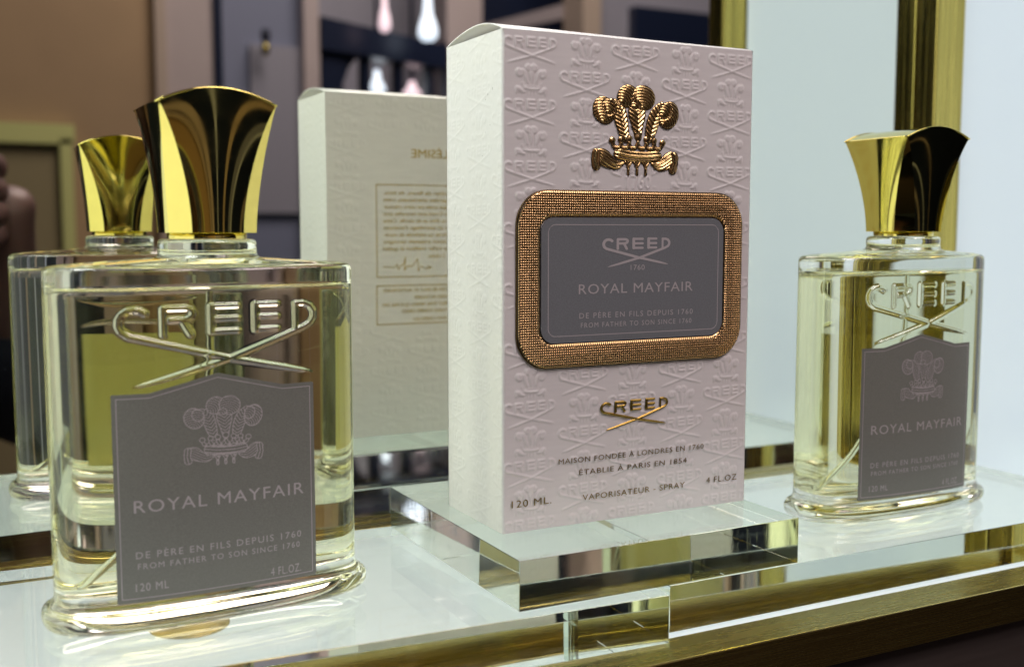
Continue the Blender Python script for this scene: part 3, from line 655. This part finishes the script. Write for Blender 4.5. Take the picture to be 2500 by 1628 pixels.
a_ = refl(660, 640, YW+.06); PALE = pmat('pale_reflection_strip', (.55, .62, .85), .5)  # pale strips stand in for lit slits, giving streaks in the caps
for x0, x1, mt in ((.40, .47, PINK), (.47, .60, NAVY), (.60, .625, PALE), (.625, .80, NAVY), (.80, .86, BEIGE), (.86, 1.02, NAVY), (1.02, 1.12, LAV), (1.12, 1.16, PALE), (1.16, 1.6, NAVY), (1.6, 1.7, GREY), (1.7, 2.0, NAVY), (2.0, 2.05, PALE), (2.05, 2.4, NAVY)):
    part(box('cap_reflection_strip', (x0, x1), (YW+.03, YW+.06), (-1.0, a_[1]), mt), wl_)  # unseen dark and pale strips, added to band the cap reflections
part(box('floor', (-3, 5), (-3.2, -.3), (-1.05, -1.0), pmat('dark_floor', (.06, .045, .035), .35)), wl_)
o = wallbox('post', 527, 547, YW-.06, YW+.03, NAVY)
o = rbox('window', 1548, 1760, 38, 700, YW-.03, YW+.01, NAVY); tag(o, 'dark navy window reflected above the right part of the box', 'window')
# picture frame
pf = empty('picture_frame', (refl(20, 600, YW)[0], YW, refl(20, 600, YW)[1])); tag(pf, 'pale olive rectangular frame reflected on the brown wall at far left', 'frame')
part(rbox('frame_rail', -260, 182, 305, 338, YW+.005, YW+.035, OLIVE), pf); part(rbox('frame_rail', 152, 182, 340, 1500, YW+.005, YW+.035, OLIVE), pf)
part(rbox('frame_rail', -260, -230, 340, 1500, YW+.005, YW+.035, OLIVE), pf)
part(rbox('picture', -228, 150, 342, 1500, YW+.005, YW+.015, pmat('picture_ground', (.33, .27, .15), .5)), pf)
# stair balustrade
st = empty('stair_balustrade', (refl(940, 300, YW)[0], YW, 0)); tag(st, 'dark navy stair balustrade reflected behind the two boxes', 'balustrade')
def quadbox(name, pts, y0, y1, mat, parent):
    q = [refl(u, v_, y1) for u, v_ in pts]; n = len(q)
    v = [(x, y1, z) for x, z in q]+[(x, y0, z) for x, z in q]
    f = [tuple(range(n)), tuple(range(n, 2*n))[::-1]]+[(k, n+k, n+(k+1) % n, (k+1) % n) for k in range(n)]
    return part(obj(name, v, f, mat), parent)
quadbox('handrail', [(784, 40), (784, 120), (1094, 168), (1094, 112)], YW-.05, YW+.03, NAVY, st)
for u0, u1 in ((784, 838), (886, 905), (968, 984), (1044, 1058), (1088, 1096)): quadbox('baluster', [(u0, 100), (u0, 420), (u1, 420), (u1, 120)], YW-.03, YW+.01, NAVY, st)
quadbox('arch', [(838, 118), (838, 205), (852, 165), (884, 128)], YW-.03, YW+.005, NAVY, st)
# sloping stair string in the dark opening
ss = quadbox('stair_string', [(1180, 62), (1180, 88), (1405, 40), (1405, 2)], YW-.2, YW-.1, GREY, wl_)
LAMPW = pmat('lamp_glass_cool', (.8, .8, .85), .2, emit=(.72, .80, 1.0), es=1.7); LAMPP = pmat('lamp_glass_pink', (.85, .75, .8), .2, emit=(1.0, .72, .86), es=1.2)
def lamp(u, v0, v1, wpx, mat, label, y=YW+.15, cat='lamp'):
    x, z1 = refl(u, v0, y); _, z0 = refl(u, v1, y); r = abs(refl(u+wpx/2, v1, y)[0]-x); H_ = z1-z0
    t = empty('pendant_lamp', (x, y, z0)); tag(t, label, cat, 'lit pendant lamps in the shop')
    v = []; f = []; pfl = [(0, .05), (.02, .6), (.10, .95), (.22, 1), (.38, .8), (.55, .5), (.75, .42), (1, .34)]
    for zz, rr in pfl:
        for k in range(20): v.append((rr*r*math.cos(2*math.pi*k/20), rr*r*math.sin(2*math.pi*k/20), zz*H_))
    for i in range(len(pfl)-1):
        for k in range(20): f.append((i*20+k, i*20+(k+1) % 20, (i+1)*20+(k+1) % 20, (i+1)*20+k))
    obj('lamp_shade', v, f, mat, t, True); tube('cord', [(0, 0, H_), (0, 0, H_+.5)], .006, NAVY, t, 8)
lamp(938, -30, 80, 30, LAMPP, 'pink lit pendant lamp reflected at the top, left of the brighter one')
lamp(1044, -20, 102, 46, LAMPW, 'bluish white pendant lamp reflected at the top beside the box')
lamp(920, 172, 228, 40, LAMPW, 'small pale lamp reflected behind the balustrade, above the reflected box', YW-.2)
lamp(1006, 200, 236, 44, LAMPP, 'small pink lamp reflected behind the balustrade, nearer the front box', YW-.2)
sc_ = empty('wall_sconce', (refl(648, 135, YW)[0], YW, refl(648, 135, YW)[1])); tag(sc_, 'small dark wall sconce with gold base reflected in the mirror', 'sconce')
for nm, v0, v1, hw, mt in (('sconce_shade', 72, 102, 11, NAVY), ('sconce_base', 106, 136, 9, BRASSV)):
    x, z1 = refl(648, v0, YW+.04); _, z0 = refl(648, v1, YW+.04); r = hw/900
    part(tube(nm, [(x, YW+.04, z0), (x, YW+.04, (z0+z1)/2), (x, YW+.04, z1)], [r*.7, r*1.1, r*.8], mt, None, 14), sc_)

# photographer: right hand and arm raised to the camera, dark shirt
SKIN = pmat('skin', (.16, .085, .07), .5, Subsurface_Weight=.05); CLOTH = pmat('navy_shirt', (.014, .016, .03), .8); HAIR = pmat('hair', (.03, .02, .015), .6); BLACK = pmat('camera_black', (.012, .012, .014), .35)
pe = empty('person', (-.16, -.75, -1.0)); tag(pe, 'person in dark clothing holding up a camera, reflected at the left edge', 'person')
def skin_mesh(name, vs, es, rs, mat, root, sub=2):
    me = bpy.data.meshes.new(name); me.from_pydata(vs, es, []); me.materials.append(mat)
    o = bpy.data.objects.new(name, me); C.objects.link(o)
    md = o.modifiers.new('skin', 'SKIN'); md.use_smooth_shade = True
    me.skin_vertices[0].data.foreach_set('radius', np.repeat(np.array(rs, float), 2) if np.ndim(rs[0]) == 0 else np.array(rs, float).ravel())
    me.skin_vertices[0].data[0].use_root = True
    sb = o.modifiers.new('sub', 'SUBSURF'); sb.levels = sub; sb.render_levels = sub
    return part(o, root)
body = [(-.30, -.80, -.15), (-.30, -.78, .0), (-.29, -.72, .10), (-.28, -.65, .15), (-.27, -.60, .20), (-.265, -.58, .27),
        (-.12, -.74, .08), (-.085, -.66, -.08), (-.105, -.53, -.01), (-.122, -.45, .052), (-.116, -.43, .084), (-.116, -.415, .108), (-.114, -.405, .136),
        (-.46, -.74, .08), (-.50, -.66, -.08), (-.36, -.52, -.02), (-.27, -.43, .04), (-.245, -.41, .07)]
edges = [(0, 1), (1, 2), (2, 3), (3, 4), (4, 5), (2, 6), (6, 7), (7, 8), (8, 9), (9, 10), (10, 11), (11, 12), (2, 13), (13, 14), (14, 15), (15, 16), (16, 17)]
rad = [.13, .12, .07, .055, .08, .075, .05, .043, .034, .027, .025, .021, .026, .05, .043, .038, .028, .03]
skin_mesh('body', body, edges, rad, SKIN, pe)
for j, (y, z, x) in enumerate(((-.392, .150, -.150), (-.388, .130, -.155), (-.388, .110, -.153), (-.392, .092, -.147))):   # fingers curled round the grip
    skin_mesh('finger', [(-.122, -.405, z-.004*(1-j)), (-.132, y+.010, z+.002), (-.140, y+.030, z+.001), (x-.008, y+.044, z-.002)], [(0, 1), (1, 2), (2, 3)], [.013, .0125, .0105, .0085], SKIN, pe, 2)
skin_mesh('thumb', [(-.114, -.418, .118), (-.132, -.434, .128), (-.155, -.428, .134)], [(0, 1), (1, 2)], [.012, .011, .009], SKIN, pe, 2)
sh_v = [(-.30, -.80, -.55), (-.30, -.80, -.15), (-.30, -.78, .0), (-.29, -.73, .085), (-.12, -.74, .075), (-.085, -.66, -.085), (-.108, -.52, -.012), (-.122, -.463, .034), (-.46, -.74, .075), (-.50, -.66, -.085), (-.36, -.52, -.025)]
skin_mesh('shirt', sh_v, [(0, 1), (1, 2), (2, 3), (3, 4), (4, 5), (5, 6), (6, 7), (3, 8), (8, 9), (9, 10)], [.17, .16, .15, .085, .068, .058, .048, .036, .068, .058, .05], CLOTH, pe)
hr = skin_mesh('hair', [(-.27, -.62, .24), (-.268, -.605, .29), (-.265, -.59, .32)], [(0, 1), (1, 2)], [.08, .085, .05], HAIR, pe)
ca_ = empty('camera_body', (-.165, -.38, .06)); tag(ca_, 'black camera in the photographer\'s hands, at the mirror\'s left edge', 'camera')
part(box('housing', (-.225, -.127), (-.405, -.352), (.064, .140), BLACK, bev=.006, seg=3), ca_)
part(box('viewfinder', (-.185, -.143), (-.400, -.355), (.1405, .160), BLACK, bev=.005, seg=3), ca_)

# dust specks and a few lint fibres lying on the acrylic
DUST = pmat('dust', (.75, .74, .70), .8); dv = []; df = []
def speck(x, y, z, a, ln, wd):
    c, s_ = math.cos(a), math.sin(a); b = len(dv)
    for p, q_ in ((-1, -1), (1, -1), (1, 1), (-1, 1)): dv.append((x+c*ln*p-s_*wd*q_, y+s_*ln*p+c*wd*q_, z))
    df.append((b, b+1, b+2, b+3))
for _ in range(260):
    k = random.random(); sz = random.uniform(.00005, .00013)
    if k < .5: speck(random.uniform(-.16, .03), random.uniform(-.028, .07), ZS+.00009, random.uniform(0, 3), sz, sz*.7)
    elif k < .75: speck(random.uniform(.105, .28), random.uniform(-.026, .08), ZS+.00009, random.uniform(0, 3), sz, sz*.7)
    else: speck(random.uniform(-.007, .10), random.uniform(-.027, -.003), .00006, random.uniform(0, 3), sz, sz*.7)
for _ in range(14): speck(random.uniform(-.15, .25), random.uniform(-.027, -.010), ZS+.00012 if random.random() < 2 else 0, random.uniform(0, 3), random.uniform(.0006, .0014), .00003)
dd_ = obj('dust', dv, df, DUST); tag(dd_, 'fine dust specks and lint on the acrylic slabs', 'dust', kind='stuff')
